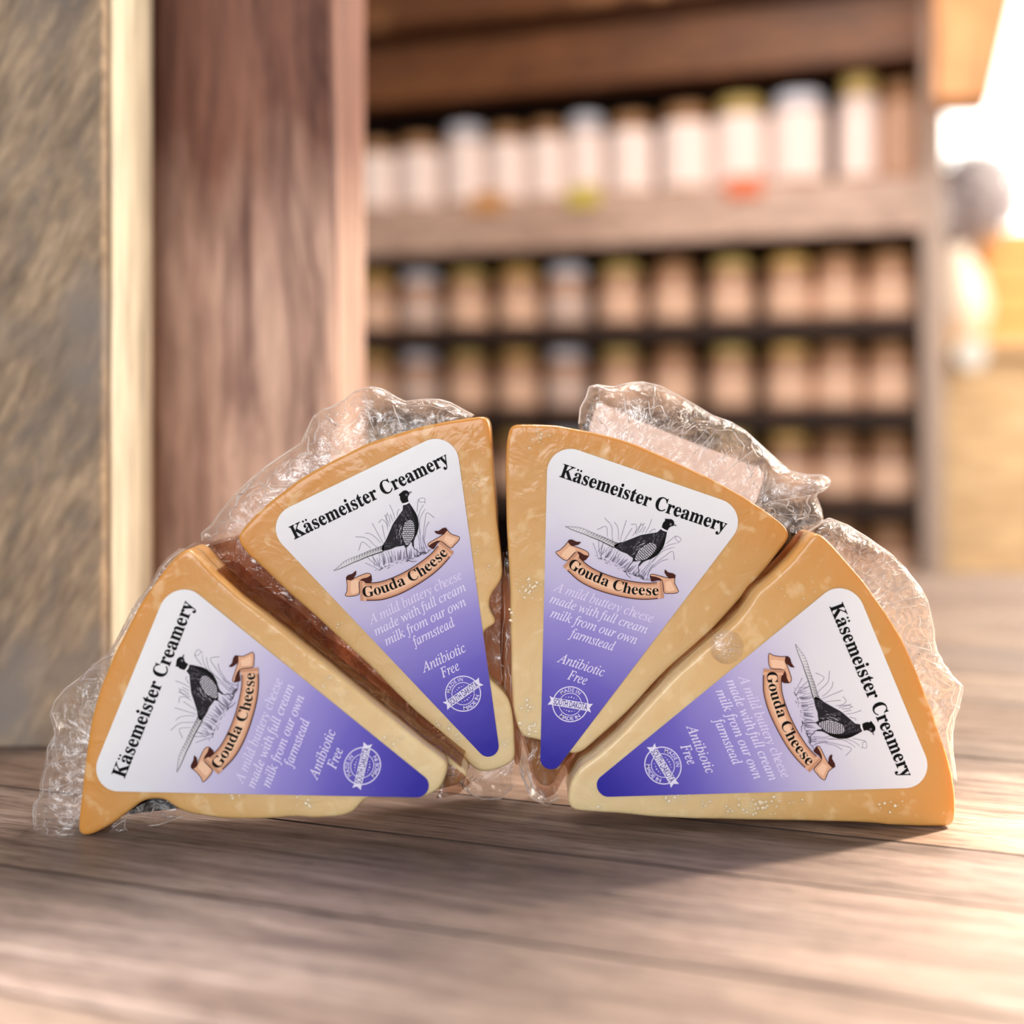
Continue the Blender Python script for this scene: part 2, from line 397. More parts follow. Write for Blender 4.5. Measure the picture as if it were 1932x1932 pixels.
# ---------------------------------------------------------------- cheese
def cheese_mat(name, tip, rad):
    k = NT(name); b = k.b
    tc = k.n('ShaderNodeTexCoord')
    vm = k.n('ShaderNodeVectorMath', _operation='SUBTRACT'); k.l(tc.outputs['Object'], vm.inputs[0]); vm.inputs[1].default_value = tip
    sc = k.n('ShaderNodeVectorMath', _operation='MULTIPLY'); k.l(vm.outputs[0], sc.inputs[0]); sc.inputs[1].default_value = (1, 0, 1)
    ln = k.n('ShaderNodeVectorMath', _operation='LENGTH'); k.l(sc.outputs[0], ln.inputs[0])
    n0 = k.n('ShaderNodeTexNoise', Scale=45.0, Detail=3.0); k.l(tc.outputs['Object'], n0.inputs['Vector'])
    d = k.math('ADD', k.math('DIVIDE', ln.outputs['Value'], rad), k.math('MULTIPLY', k.math('SUBTRACT', n0.outputs['Fac'], .5), .22))
    col = k.ramp(d, [(0, (236, 212, 164)), (.35, (229, 197, 144)), (.62, (219, 176, 114)), (.8, (214, 163, 95)), (.91, (214, 154, 80)), (1, (216, 150, 66))])
    n1 = k.n('ShaderNodeTexNoise', Scale=160.0, Detail=2.0); k.l(tc.outputs['Object'], n1.inputs['Vector'])
    col = k.mix(k.ramp(n1.outputs['Fac'], [(.58, (0, 0, 0)), (.68, (150, 150, 150))]), col, (250, 226, 180))
    n2 = k.n('ShaderNodeTexNoise', Scale=75.0, Detail=1.0); k.l(tc.outputs['Object'], n2.inputs['Vector'])
    col = k.mix(k.ramp(n2.outputs['Fac'], [(.28, (110, 110, 110)), (.4, (0, 0, 0))]), col, (214, 158, 96))
    k.l(col, b.inputs['Base Color'])
    b.inputs['Subsurface Weight'].default_value = .35; b.inputs['Subsurface Radius'].default_value = (1.0, .55, .25); b.inputs['Subsurface Scale'].default_value = .004
    b.inputs['Roughness'].default_value = .42; b.inputs['Coat Weight'].default_value = .5; b.inputs['Coat Roughness'].default_value = .12
    n3 = k.n('ShaderNodeTexNoise', Scale=110.0, Detail=3.0, Distortion=.8); k.l(tc.outputs['Object'], n3.inputs['Vector'])
    bm = k.n('ShaderNodeBump', Strength=.55, Distance=.0009); k.l(n3.outputs['Fac'], bm.inputs['Height'])
    k.l(bm.outputs[0], b.inputs['Normal']); k.l(bm.outputs[0], b.inputs['Coat Normal'])
    return k.m
flake_mat = flat('cheese_crystal', (246, 228, 196), .35, .6)

def shell(mb, px, D, y0, y1, r, n=260, mi=0, wob=.00012, seed=0, inset=0, r2=None):
    r2 = r if r2 is None else r2
    pts = smooth_closed([p for p in resample([Vector(((a - CX) / F * D, HC + (HY - b) / F * D)) for a, b in px], n, True)], 2)
    area = sum(pts[i].x * pts[(i + 1) % n].y - pts[(i + 1) % n].x * pts[i].y for i in range(n)); sg = 1 if area > 0 else -1
    nr = []
    for i in range(n):
        d = pts[(i + 2) % n] - pts[i - 2]; nr.append(Vector((d.y, -d.x)).normalized() * sg)
    nr = smooth_closed(nr, 4)
    prof = [(-r * 2.2, .0), (-r, .0), (-r * .5, r * .13), (-r * .13, r * .5), (0, r)]
    dep = y1 - y0; m = max(3, int(dep / .003))
    for j in range(1, m): prof.append((0, r + (dep - 2 * r) * j / m))
    prof += [(0, dep - r2), (-r2 * .3, dep - r2 * .3), (-r2, dep)]
    vs = []
    for off, y in prof:
        for i in range(n):
            w = noise.noise(Vector((pts[i].x * 90, (y0 + y) * 90, pts[i].y * 90 + seed))) * wob * (1 if y > 0 else 0)
            q = pts[i] + nr[i] * (off + w - inset); vs.append(Vector((q.x, y0 + y, q.y)))
    fs = [(i + a * n, (i + 1) % n + a * n, (i + 1) % n + (a + 1) * n, i + (a + 1) * n) for a in range(len(prof) - 1) for i in range(n)]
    f0 = tuple(range(n)); f1 = tuple(range((len(prof) - 1) * n, len(prof) * n))
    fs += [f0[::-1], f1]
    if sg < 0: fs = [f[::-1] for f in fs]
    mb.mesh(vs, fs, mi)

def flakes(mb, spots, D, mi=1, seed=1):
    r_ = random.Random(seed)
    for x, y, sx, sy, n, s in spots:
        for _ in range(n):
            a, b = r_.gauss(x, sx), r_.gauss(y, sy)
            c = P(a, b, D - .0001); s_ = s * r_.uniform(.25, .9) * .00017
            k = 7; vs = [c + Vector((0, -s_ * .2, 0))]
            for i in range(k):
                t = 6.2832 * i / k; q = s_ * r_.uniform(.6, 1.2)
                vs.append(c + Vector((q * math.cos(t), .00025, q * math.sin(t) * .8)))
            mb.mesh(vs, [(0, 1 + (i + 1) % k, 1 + i) for i in range(k)], mi)

def label_part(parent, TL, TR, B, D):
    TL, TR, B = Vector(TL), Vector(TR), Vector(B); O = (TL + TR) / 2; uu = (TR - TL) / W_; vv = (B - O) / H_
    def at(p, lay):
        q = O + uu * p.x + vv * p.y
        return P(q.x, q.y, D - .00035 - lay * .00004)
    mb = MB()
    front = [at(p, 0) for p in TRI]
    tri = geometry.tessellate_polygon([[Vector((p.x, p.y, 0)) for p in TRI]])
    # subdivided sheet so that the paper can follow the face
    for t in tri: mb.poly([front[i] for i in t], 0, [tuple(TRI[i]) for i in t])
    bk = [p + Vector((0, .0002, 0)) for p in front]; n = len(front)
    for i in range(n): mb.poly([front[i], front[(i + 1) % n], bk[(i + 1) % n], bk[i]], 14)
    for pts, mi, lay in pr.p: mb.poly([at(Vector(p), lay + 1) for p in pts], mi, [tuple(p) for p in pts])
    o = mb.build('label', INKS, parent); return o

# film
def film_mats():
    k = NT('clear_film'); t = k.t; t.nodes.remove(k.b)
    lw = k.n('ShaderNodeLayerWeight', Blend=.35)
    tc = k.n('ShaderNodeTexCoord')
    nz = k.n('ShaderNodeTexNoise', Scale=130.0, Detail=5.0, Roughness=.6, Distortion=2.2); k.l(tc.outputs['Object'], nz.inputs['Vector'])
    rid = k.math('SUBTRACT', 1.0, k.math('MULTIPLY', k.math('ABSOLUTE', k.math('SUBTRACT', nz.outputs['Fac'], .5)), 14.0), clamp=True)
    vor = k.n('ShaderNodeTexVoronoi', Scale=110.0, _feature='DISTANCE_TO_EDGE'); k.l(tc.outputs['Object'], vor.inputs['Vector'])
    edge = k.math('SUBTRACT', 1.0, k.math('MULTIPLY', vor.outputs['Distance'], 26.0), clamp=True)
    crease = k.math('MAXIMUM', k.math('MULTIPLY', rid, .8), k.math('MULTIPLY', edge, .3))
    fac = k.math('ADD', k.math('ADD', .075, k.math('MULTIPLY', k.math('POWER', lw.outputs['Facing'], 3.0), .55)), k.math('MULTIPLY', crease, .3), clamp=True)
    tr = k.n('ShaderNodeBsdfTransparent', Color=(.95, .94, .935, 1))
    gl = k.n('ShaderNodeBsdfGlossy', Roughness=.08, Color=(1, 1, 1, 1)); df = k.n('ShaderNodeBsdfDiffuse', Color=(.9, .87, .86, 1)); tl = k.n('ShaderNodeBsdfTranslucent', Color=(.9, .87, .86, 1))
    bm = k.n('ShaderNodeBump', Strength=.6, Distance=.0015); k.l(nz.outputs['Fac'], bm.inputs['Height']); k.l(bm.outputs[0], gl.inputs['Normal'])
    a = k.n('ShaderNodeMixShader', Fac=.5); k.l(df.outputs[0], a.inputs[1]); k.l(tl.outputs[0], a.inputs[2])
    b = k.n('ShaderNodeMixShader', Fac=.6); k.l(a.outputs[0], b.inputs[1]); k.l(gl.outputs[0], b.inputs[2])
    m = k.n('ShaderNodeMixShader'); k.l(fac, m.inputs[0]); k.l(tr.outputs[0], m.inputs[1]); k.l(b.outputs[0], m.inputs[2]); k.l(m.outputs[0], k.out.inputs[0])
    c = NT('film_crease'); c.t.nodes.remove(c.b)
    tr = c.n('ShaderNodeBsdfTransparent'); df = c.n('ShaderNodeBsdfDiffuse', Color=(.95, .9, .88, 1)); tl = c.n('ShaderNodeBsdfTranslucent', Color=(.95, .9, .88, 1)); gl = c.n('ShaderNodeBsdfGlossy', Roughness=.2)
    a = c.n('ShaderNodeMixShader', Fac=.5); c.l(df.outputs[0], a.inputs[1]); c.l(tl.outputs[0], a.inputs[2])
    b = c.n('ShaderNodeMixShader', Fac=.4); c.l(a.outputs[0], b.inputs[1]); c.l(gl.outputs[0], b.inputs[2])
    m = c.n('ShaderNodeMixShader', Fac=.75); c.l(tr.outputs[0], m.inputs[1]); c.l(b.outputs[0], m.inputs[2]); c.l(m.outputs[0], c.out.inputs[0])
    g = NT('shade_tinted_film'); g.t.nodes.remove(g.b)
    tr = g.n('ShaderNodeBsdfTransparent', Color=(.62, .46, .38, 1)); gl = g.n('ShaderNodeBsdfGlossy', Roughness=.15); tc = g.n('ShaderNodeTexCoord')  # brown tint puts the shade of gaps, walls and tips into the film colour
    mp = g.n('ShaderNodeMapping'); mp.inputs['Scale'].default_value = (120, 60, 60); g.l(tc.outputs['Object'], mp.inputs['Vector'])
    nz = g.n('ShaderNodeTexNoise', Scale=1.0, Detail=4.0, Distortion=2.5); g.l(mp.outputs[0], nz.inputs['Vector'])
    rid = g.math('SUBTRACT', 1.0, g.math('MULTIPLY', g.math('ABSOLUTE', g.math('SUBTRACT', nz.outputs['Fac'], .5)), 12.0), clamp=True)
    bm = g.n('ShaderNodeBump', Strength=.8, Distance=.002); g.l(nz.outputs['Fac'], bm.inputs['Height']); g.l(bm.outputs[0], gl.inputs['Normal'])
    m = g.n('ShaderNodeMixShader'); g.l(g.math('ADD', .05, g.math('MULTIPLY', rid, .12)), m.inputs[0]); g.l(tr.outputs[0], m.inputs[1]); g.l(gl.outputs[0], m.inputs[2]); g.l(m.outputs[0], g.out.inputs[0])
    return [k.m, c.m, g.m]
FILM = film_mats()

def sheet(mb, px, D, dy, seed, amp=.0006, mi=2):
    """a small sheet of brown-tinted film, added so that its tint darkens like shade"""
    q = resample(px, 40, True); c = sum(q, Vector((0, 0))) / 40
    vs, fs, K = [], [], 8
    for r in range(K + 1):
        for p in q:
            a = c.lerp(p, r / K); v = P(a.x, a.y, D + dy); n = noise.noise(Vector((v.x * 160, v.z * 160, seed)))
            vs.append(v + Vector((0, n * amp, 0)))
    for r in range(K):
        for i in range(40): fs.append((r * 40 + i, r * 40 + (i + 1) % 40, (r + 1) * 40 + (i + 1) % 40, (r + 1) * 40 + i))
    mb.mesh(vs, fs, mi)

def pocket(mb, inner, outer, D, seed, amp=.0022, y=(.002, .012, .022), creases=26, ns=110, nh=13, rim=.00022, mi=0):
    """a loose fold of film from the wedge's edge out to its traced silhouette and down again behind"""
    r_ = random.Random(seed)
    a = resample(cat(inner, 5), ns); b = resample(outer, ns)
    A = [P(p.x, p.y, D) for p in a]; Bm = [P(p.x, p.y, D + y[1]) for p in b]
    def S(i, h):                                             # h 0..1 front, 1..2 back
        i0 = int(i); i1 = min(ns - 1, i0 + 1); t = i - i0
        ia, ib = A[i0].lerp(A[i1], t), Bm[i0].lerp(Bm[i1], t)
        k = h if h <= 1 else 2 - h
        q = ia.lerp(ib, math.sin(k * math.pi / 2) ** .85)
        q.y = D + (y[0] + (y[1] - y[0]) * (1 - math.cos(k * math.pi / 2)) if h <= 1 else y[2] - (y[2] - y[1]) * (1 - math.cos(k * math.pi / 2)))
        w = math.sin(min(1, k) * math.pi) + .12 * k
        v = Vector((q.x * 85, q.y * 85, q.z * 85 + seed))
        dd = noise.voronoi(v)[0]; f = (dd[1] - dd[0])
        nn = noise.noise_vector(v * .55)
        return q + Vector((nn.x * .8, f * 1.0 - .4 + nn.y, nn.z * .8)) * amp * w
    N = 2 * nh + 1
    vs = [S(i, j / nh) for i in range(ns) for j in range(N)]
    mb.mesh(vs, [(i * N + j, (i + 1) * N + j, (i + 1) * N + j + 1, i * N + j + 1) for i in range(ns - 1) for j in range(N - 1)], mi)
    mb.tube([S(i, 1) for i in range(ns)], rim, 1, taper=False)
    for c in range(creases):
        s0 = r_.uniform(3, ns - 4); h0 = r_.uniform(.05, .95); ang = r_.choice((0, 0, 1)) ; L = r_.uniform(5, 22)
        ds = L * (1 if ang == 0 else .2) * r_.choice((-1, 1)); dh = r_.uniform(-.3, .3) if ang == 0 else r_.uniform(.3, .9) * r_.choice((-1, 1))
        wv = r_.uniform(-.18, .18); pts = []
        for k in range(12):
            t = k / 11; s = s0 + ds * t; h = h0 + dh * t + wv * math.sin(t * 3.1) + .03 * math.sin(t * 14 + c)
            if 0 < s < ns - 1.01 and 0.02 < h < 1.0: pts.append(S(s, h) + Vector((0, -.0001, 0)))
        if len(pts) > 3: mb.tube(pts, r_.uniform(.00008, .00026), 1, 4)

WEDGES = []
def wedge(label, front, body, D, t, tip, rad, tri, spots, holes=()):
    xs = [p[0] for p in front]; zb = max(p[1] for p in front + body)
    loc = P(sum(xs) / len(xs), zb, D); loc.y = D + t / 2
    w = thing('cheese_wedge', loc, label, 'cheese wedge', 'wrapped cheese wedges')
    mb = MB(); shell(mb, front, D, D, D + .009, .0012, seed=D * 50, r2=.00015); shell(mb, body, D, D + .0065, D + t, .0015, 260, seed=D * 50, inset=.00006)
    flakes(mb, spots, D, 1, int(D * 1000))
    T = P(tip[0], tip[1], D) - loc
    c = mb.build('cheese', [cheese_mat('gouda_paste', T, rad / F * D), flake_mat], w, smooth=True)
    label_part(w, *tri, D)
    WEDGES.append(w); return w

arc1 = [(146,1571),(150,1520),(157,1460),(163,1413),(171,1357),(188,1300),(213,1238),(240,1185),(264,1140),(298,1090),(320,1062),(342,1040)]
top1 = [(356,1034),(367,1044),(400,1080),(453,1128),(500,1162),(629,1265),(720,1340),(805,1410),(842,1436)]
f1 = arc1 + top1 + [(846,1448),(838,1475),(828,1492),(797,1507),(758,1508),(700,1506),(687,1508),(676,1524),(665,1535),(645,1541),(590,1545),(565,1542),(516,1545),(469,1547),(423,1546),(360,1537),(329,1525),(317,1513),(305,1508),(290,1508),(268,1512),(249,1528),(211,1556),(172,1576),(155,1579)]
b1 = arc1 + top1 + [(872,1460),(884,1476),(866,1494),(797,1512),(758,1515),(690,1519),(640,1530),(400,1532),(300,1518),(262,1526),(213,1552),(172,1572),(155,1576)]
w1 = wedge('gouda wedge lying lowest at the left end, its label text reading upward', f1, b1, .356, .019, (868, 1490), 720,
      ((160.5, 1492), (326.9, 1083.2), (850.6, 1505.8)), [(560,1236,4,16,5,3.5),(616,1286,12,7,9,5),(655,1312,14,9,7,3),(425,1110,8,6,4,4),(390,1518,6,6,4,4),(442,1505,6,4,5,5),(565,1510,10,8,8,6),(730,1390,4,5,3,5),(750,1400,6,8,4,5)])

arc2 = [(447,1018),(452,1004),(474,979),(510,946),(570,901),(630,868),(690,838),(750,818),(800,804),(840,796),(880,789),(912,785)]
left2 = [(836,1387),(782,1341),(741,1302),(700,1259),(635,1200),(593,1161),(546,1120),(500,1076),(465,1045)]
f2 = arc2 + [(921,787),(925,806),(928,852),(932,909),(936,956),(937,976),(946,1050),(948,1087),(941,1103),(927,1120),(921,1143),(928,1161),(937,1168),(935,1178),(922,1184),(911,1190),(914,1235),(921,1279),(936,1292),(950,1306),(961,1321),(966,1342),(970,1373),(971,1404),(972,1430),(967,1439),(954,1447),(924,1456),(908,1457),(898,1454),(888,1446),(872,1428)] + left2
b2 = arc2 + [(921,787),(925,806),(928,852),(932,909),(936,956),(937,976),(940,1050),(938,1082),(915,1100),(903,1140),(900,1190),(904,1240),(915,1290),(945,1320),(955,1400),(962,1440),(954,1448),(924,1458),(908,1459),(896,1454),(886,1446),(872,1430)] + left2
w2 = wedge('gouda wedge standing on its tip left of the centre gap, chipped down its right edge', f2, b2, .376, .024, (945, 1460), 690,
      ((490.9, 983.3), (857, 806), (949.2, 1466.6)), [(885,905,10,8,5,3),(897,930,5,6,6,3.5),(902,1035,10,8,8,3.5),(922,1070,5,8,4,4),(848,1372,5,9,10,5),(862,1398,3,9,6,4.5),(824,1372,5,7,9,4),(640,1178,8,6,4,4),(953,1405,5,8,6,4)])

arc3 = [(962,806),(970,801),(1010,801),(1052,803),(1119,816),(1160,826),(1201,839),(1268,869),(1334,899),(1400,935),(1450,968),(1480,991)]
r3 = [(1490,1005),(1488,1018),(1450,1067),(1400,1127),(1350,1183),(1311,1226),(1280,1247),(1268,1257),(1239,1285),(1193,1336),(1141,1383),(1100,1419)]
f3 = arc3 + r3 + [(1084,1424),(1068,1421),(1040,1408),(1019,1397),(986,1391),(976,1370),(968,1331),(965,1266),(964,1214),(963,1164),(963,1114),(956,998),(954,885),(956,840)]
b3 = arc3 + r3 + [(1084,1434),(1065,1462),(1048,1492),(1030,1500),(1012,1488),(1000,1440),(984,1385),(976,1331),(970,1266),(968,1214),(966,1114),(958,998),(955,885),(957,840)]
w3 = wedge('gouda wedge on its tip right of the centre gap, milky back label above its rind', f3, b3, .376, .024, (1030, 1470), 690,
      ((1033.6, 829.5), (1420, 963), (1018, 1493)), [(1022,822,10,10,26,4),(998,1112,16,14,40,5),(968,1160,4,6,6,5),(990,1340,6,8,9,6),(1000,1375,8,7,14,6),(1250,1183,3,5,4,4),(1010,862,8,6,5,2)])

arc4 = [(1541,1005),(1552,1010),(1572,1030),(1602,1064),(1636,1104),(1669,1152),(1703,1205),(1737,1283),(1767,1364),(1787,1421),(1799,1471),(1804,1505),(1804,1545)]
up4 = [(1071,1512),(1076,1479),(1094,1448),(1120,1432),(1167,1391),(1218,1336),(1270,1279),(1319,1235),(1345,1212),(1380,1182),(1407,1152),(1427,1118),(1461,1091),(1494,1058),(1518,1030),(1531,1010)]
f4 = arc4 + [(1798,1560),(1753,1560),(1674,1558),(1661,1555),(1620,1553),(1560,1551),(1451,1549),(1296,1546),(1218,1541),(1167,1536),(1105,1532),(1084,1530),(1074,1524)] + up4
b4 = arc4 + [(1797,1558),(1753,1558),(1661,1553),(1451,1547),(1296,1544),(1218,1539),(1167,1534),(1105,1531),(1084,1529),(1074,1523)] + up4
w4 = wedge('gouda wedge lying lowest at the right end, its label text reading downward', f4, b4, .3635, .019, (1072, 1500), 735,
      ((1603.4, 1080.8), (1770.8, 1485.3), (1084.5, 1505.2)), [(1374,1228,16,12,22,3.5),(1275,1506,16,5,16,6),(1330,1520,6,4,6,5),(1432,1520,16,9,30,6),(1500,1512,14,6,10,4),(1375,1528,5,5,6,5),(1130,1522,8,3,5,5),(1525,1115,12,12,8,3),(1470,1130,8,14,7,3),(1680,1522,18,8,10,6)])

def wall_shade_film(px, D, t, parent, seed, y0=.0045):
    """brown-tinted film added over the upper cut side to paint in its shade"""
    q = resample(px, 90); pts = [P(p.x, p.y, D) for p in q]; vs = []
    for i, p in enumerate(pts):
        d = pts[min(89, i + 1)] - pts[max(0, i - 1)]; n = Vector((-d.z, 0, d.x)).normalized()
        if n.z < 0: n = -n
        for j in range(9):
            y = y0 + (t + .004 - y0) * j / 8
            vs.append(p + Vector((0, y, 0)) + n * (.0003 + .0014 * (j / 8) ** 2 * (1 + noise.noise(Vector((p.x * 120, j * .9, seed))))))
    mb = MB(); mb.mesh(vs, [(i * 9 + j, (i + 1) * 9 + j, (i + 1) * 9 + j + 1, i * 9 + j + 1) for i in range(89) for j in range(8)], 2)
    mb.build('wrapper_fold_or_shade', FILM, parent, smooth=True)
wall_shade_film(top1[2:] + [(868, 1458)], .356, .019, w1, 3)
wall_shade_film(up4[1:], .3635, .019, w4, 4, .0085)
# loose film of each pack, and tinted sheets painting in shade
rind2 = arc2
m = MB(); pocket(m, arc1[3:], [(108,1440),(104,1405),(112,1380),(97,1342),(103,1323),(124,1298),(159,1273),(187,1248),(205,1236),(224,1208),(243,1174),(264,1137),(286,1109),(305,1071),(325,1052),(348,1036)], .356, 11); m.build('wrapper', FILM, w1, smooth=True)
m = MB(); pocket(m, [(152,1570),(150,1520),(157,1460),(163,1413),(171,1370)], [(99,1585),(72,1581),(67,1553),(69,1516),(81,1497),(80,1478),(90,1441),(90,1410),(104,1385)], .356, 12, y=(.002,.01,.02), creases=16, ns=60); m.build('wrapper_fold_or_shade', FILM, w1, smooth=True)
m = MB(); pocket(m, [(213,1552),(262,1522),(300,1506),(330,1520)], [(210,1574),(262,1560),(300,1556),(345,1540)], .356, 13, amp=.0015, y=(.002,.01,.02), creases=5, ns=40); m.build('wrapper_fold_or_shade', FILM, w1, smooth=True)
m = MB(); sheet(m, [(846,1440),(872,1458),(888,1476),(866,1498),(822,1506),(836,1478)], .356, .0055, 5); m.build('wrapper_fold_or_shade', FILM, w1, smooth=True)  # tinted sheet paints the shade over the wedge's tip

m = MB(); pocket(m, arc2[:-1], [(381,1020),(380,1006),(390,998),(400,990),(413,970),(443,934),(469,908),(505,878),(539,855),(568,836),(575,822),(592,786),(608,774),(628,769),(651,756),(671,738),(701,730),(728,738),(748,750),(764,758),(800,754),(827,754),(850,760),(870,771),(892,783)], .376, 21, creases=44, ns=150); m.build('wrapper', FILM, w2, smooth=True)
m = MB(); pocket(m, [(450,1014),(465,1045),(500,1076),(546,1120),(593,1161),(635,1200),(700,1259),(741,1302),(782,1341),(836,1387),(888,1446)], [(384,1032),(425,1075),(470,1112),(520,1155),(570,1196),(620,1240),(690,1300),(732,1336),(775,1368),(830,1410),(880,1455)], .376, 22, amp=.002, y=(.004, .011, .022), creases=18, rim=.0001, mi=2); m.build('wrapper_fold_or_shade', FILM, w2, smooth=True)  # film fold whose brown tint paints in the shade of the gap
m = MB(); pocket(m, [(862,1436),(888,1450),(908,1458),(954,1450),(970,1436)], [(862,1470),(880,1492),(908,1508),(945,1506),(972,1480)], .376, 23, amp=.0025, y=(.003, .012, .022), creases=12, ns=50, rim=.00012); m.build('wrapper_fold_or_shade', FILM, w2, smooth=True)
m = MB(); sheet(m, [(948,1090),(925,1115),(905,1145),(900,1190),(905,1240),(918,1290),(950,1306),(948,1200)], .376, .0096, 6); m.build('wrapper_fold_or_shade', FILM, w2, smooth=True)  # tinted sheet in place of the dark amber recess, its shade included
m = MB(); sheet(m, [(948,1080),(920,1100),(900,1145),(895,1190),(900,1240),(912,1290),(950,1316),(952,1200)], .376, .016, 7); m.build('wrapper_fold_or_shade', FILM, w2, smooth=True)  # second tinted layer deepens the painted shade of the recess

m = MB(); pocket(m, [(1100,812),(1119,816),(1160,826),(1201,839),(1268,869),(1334,899),(1400,935),(1450,968),(1488,1004)], [(1092,800),(1095,770),(1106,750),(1111,730),(1123,727),(1156,731),(1179,724),(1212,721),(1245,728),(1279,746),(1312,764),(1345,784),(1378,796),(1405,812),(1438,842),(1471,872),(1491,889),(1524,896),(1554,896),(1568,905),(1563,918),(1544,922),(1540,938),(1550,962),(1552,985),(1520,1006)], .376, 31, creases=46, ns=150); m.build('wrapper', FILM, w3, smooth=True)
m = MB(); pocket(m, [(958,1040),(963,1114),(964,1214),(967,1331),(976,1370),(986,1391)], [(950,1042),(946,1100),(944,1200),(948,1300),(962,1400),(972,1440)], .376, 32, mi=2, amp=.0016, y=(.002, .011, .022), creases=8, ns=60, rim=.00012); m.build('wrapper_fold_or_shade', FILM, w3, smooth=True)  # film fold, the centre gap's shade painted into its tint
m = MB(); pocket(m, [(990,1400),(1000,1440),(1012,1488),(1030,1500),(1048,1492)], [(975,1410),(982,1460),(1000,1504),(1030,1514),(1056,1504)], .376, 33, amp=.0018, y=(.006, .013, .022), creases=8, ns=40, rim=.00012); m.build('wrapper_fold_or_shade', FILM, w3, smooth=True)
m = MB(); sheet(m, [(984,1388),(1020,1392),(1068,1416),(1090,1424),(1066,1466),(1048,1498),(1028,1506),(1008,1492),(998,1440)], .376, .0058, 8); m.build('wrapper_fold_or_shade', FILM, w3, smooth=True)  # tinted sheet darkens the lower tip as shade would

m = MB(); pocket(m, arc4[:-3], [(1548,985),(1565,977),(1599,990),(1636,1014),(1673,1041),(1706,1071),(1737,1108),(1750,1132),(1762,1185),(1763,1219),(1774,1243),(1791,1270),(1811,1290),(1811,1303),(1802,1337),(1794,1352),(1786,1380),(1797,1440),(1802,1470)], .3635, 41, creases=44, ns=150); m.build('wrapper', FILM, w4, smooth=True)
bc = P(1371, 1221, .3635)
dome = [(.0054 * math.cos(a * math.pi / 16), -.0003 + .0022 * math.sin(a * math.pi / 16)) for a in range(9)]
m = MB(); m.lathe([(max(r, .00005), z) for r, z in dome], bc, 0, 32, Matrix.Rotation(math.pi / 2, 4, 'X'), cap=False); m.build('film_blister', FILM, w4, smooth=True)

# label on the back of the third pack, standing proud of its rind under the film
k = NT('back_label_paper'); k.t.nodes.remove(k.b)
df = k.n('ShaderNodeBsdfDiffuse', Color=(*lin((236, 224, 222)), 1)); tl = k.n('ShaderNodeBsdfTranslucent', Color=(*lin((236, 224, 222)), 1)); tr = k.n('ShaderNodeBsdfTransparent')
a = k.n('ShaderNodeMixShader', Fac=.5); k.l(df.outputs[0], a.inputs[1]); k.l(tl.outputs[0], a.inputs[2])
b = k.n('ShaderNodeMixShader', Fac=.7); k.l(tr.outputs[0], b.inputs[1]); k.l(a.outputs[0], b.inputs[2]); k.l(b.outputs[0], k.out.inputs[0])
m = MB(); Yb = .376 + .0245
bl = [P(x, y, Yb) for x, y in [(1128,762),(1136,762),(1146,766),(1200,791),(1300,832),(1424,880),(1434,885),(1440,893),(1441,900),(1428,944),(1380,1010),(1200,1050),(1112,900),(1113,803)]]
m.poly(bl, 0); m.poly([p + Vector((0, .0003, 0)) for p in reversed(bl)], 0)
for i in range(len(bl)): m.poly([bl[i - 1], bl[i], bl[i] + Vector((0, .0003, 0)), bl[i - 1] + Vector((0, .0003, 0))], 0)
m.build('back_label', [k.m], w3, label='plain milky back label showing above the rind')

# ---------------------------------------------------------------- plank surface
AL = Vector((-.948, .318)); PN = Vector((.318, .948))
def clip(poly, n, c, keep_ge):
    out = []
    for i in range(len(poly)):
        a, b = poly[i - 1], poly[i]; da, db = a.dot(n) - c, b.dot(n) - c
        if not keep_ge: da, db = -da, -db
        if da >= 0: out.append(a)
        if (da >= 0) != (db >= 0): out.append(a.lerp(b, da / (da - db)))
    return out
rect = [Vector((-.95, .04)), Vector((1.0, .04)), Vector((1.0, .985)), Vector((-.95, .985))]
seams = [-.35, -.25, -.15, -.07, .02, .085, .147, .2093, .2693, .3286, .3705, .4735, .56, .63, .71, .79, .87, .95, 1.03, 1.12, 1.3]
tb = MB(); rs = random.Random(5)
for w0, w1_ in zip(seams, seams[1:]):
    p = clip(clip(rect, PN, w0 + .0006, True), PN, w1_ - .0006, False)
    if len(p) < 3: continue
    ou, ov = rs.uniform(0, 9), rs.uniform(0, 9)
    uvs = [(q.dot(AL) + ou, q.dot(PN) + ov) for q in p]
    tb.poly([Vector((q.x, q.y, 0)) for q in p], 0, uvs)
    for i in range(len(p)):
        a, b = p[i - 1], p[i]
        tb.poly([Vector((a.x, a.y, 0)), Vector((a.x, a.y, -.002)), Vector((b.x, b.y, -.002)), Vector((b.x, b.y, 0))], 1)
tb.box((-.95, .04, -.03), (1.0, .985, -.0018), 1)
wk = NT('grey_brown_plank'); tcu = wk.n('ShaderNodeTexCoord')
def gn(sc, det, rough, dist, loc=(0, 0, 0)):
    mp = wk.n('ShaderNodeMapping'); mp.inputs['Scale'].default_value = sc; mp.inputs['Location'].default_value = loc
    wk.l(tcu.outputs['UV'], mp.inputs['Vector'])
    n = wk.n('ShaderNodeTexNoise', Scale=1.0, Detail=det, Roughness=rough, Distortion=dist); wk.l(mp.outputs[0], n.inputs['Vector']); return n.outputs['Fac']
g1 = gn((6, 75, 1), 6, .62, 1.0); g2 = gn((20, 520, 1), 5, .65, .5, (3, 7, 0)); g3 = gn((70, 1100, 1), 3, .6, .2, (1, 2, 0)); g4 = gn((2.2, 8, 1), 2, .5, .4, (9, 4, 0))
c1 = wk.ramp(g1, [(.3, (100, 86, 79)), (.43, (140, 124, 115)), (.56, (170, 153, 142)), (.7, (198, 182, 171))])
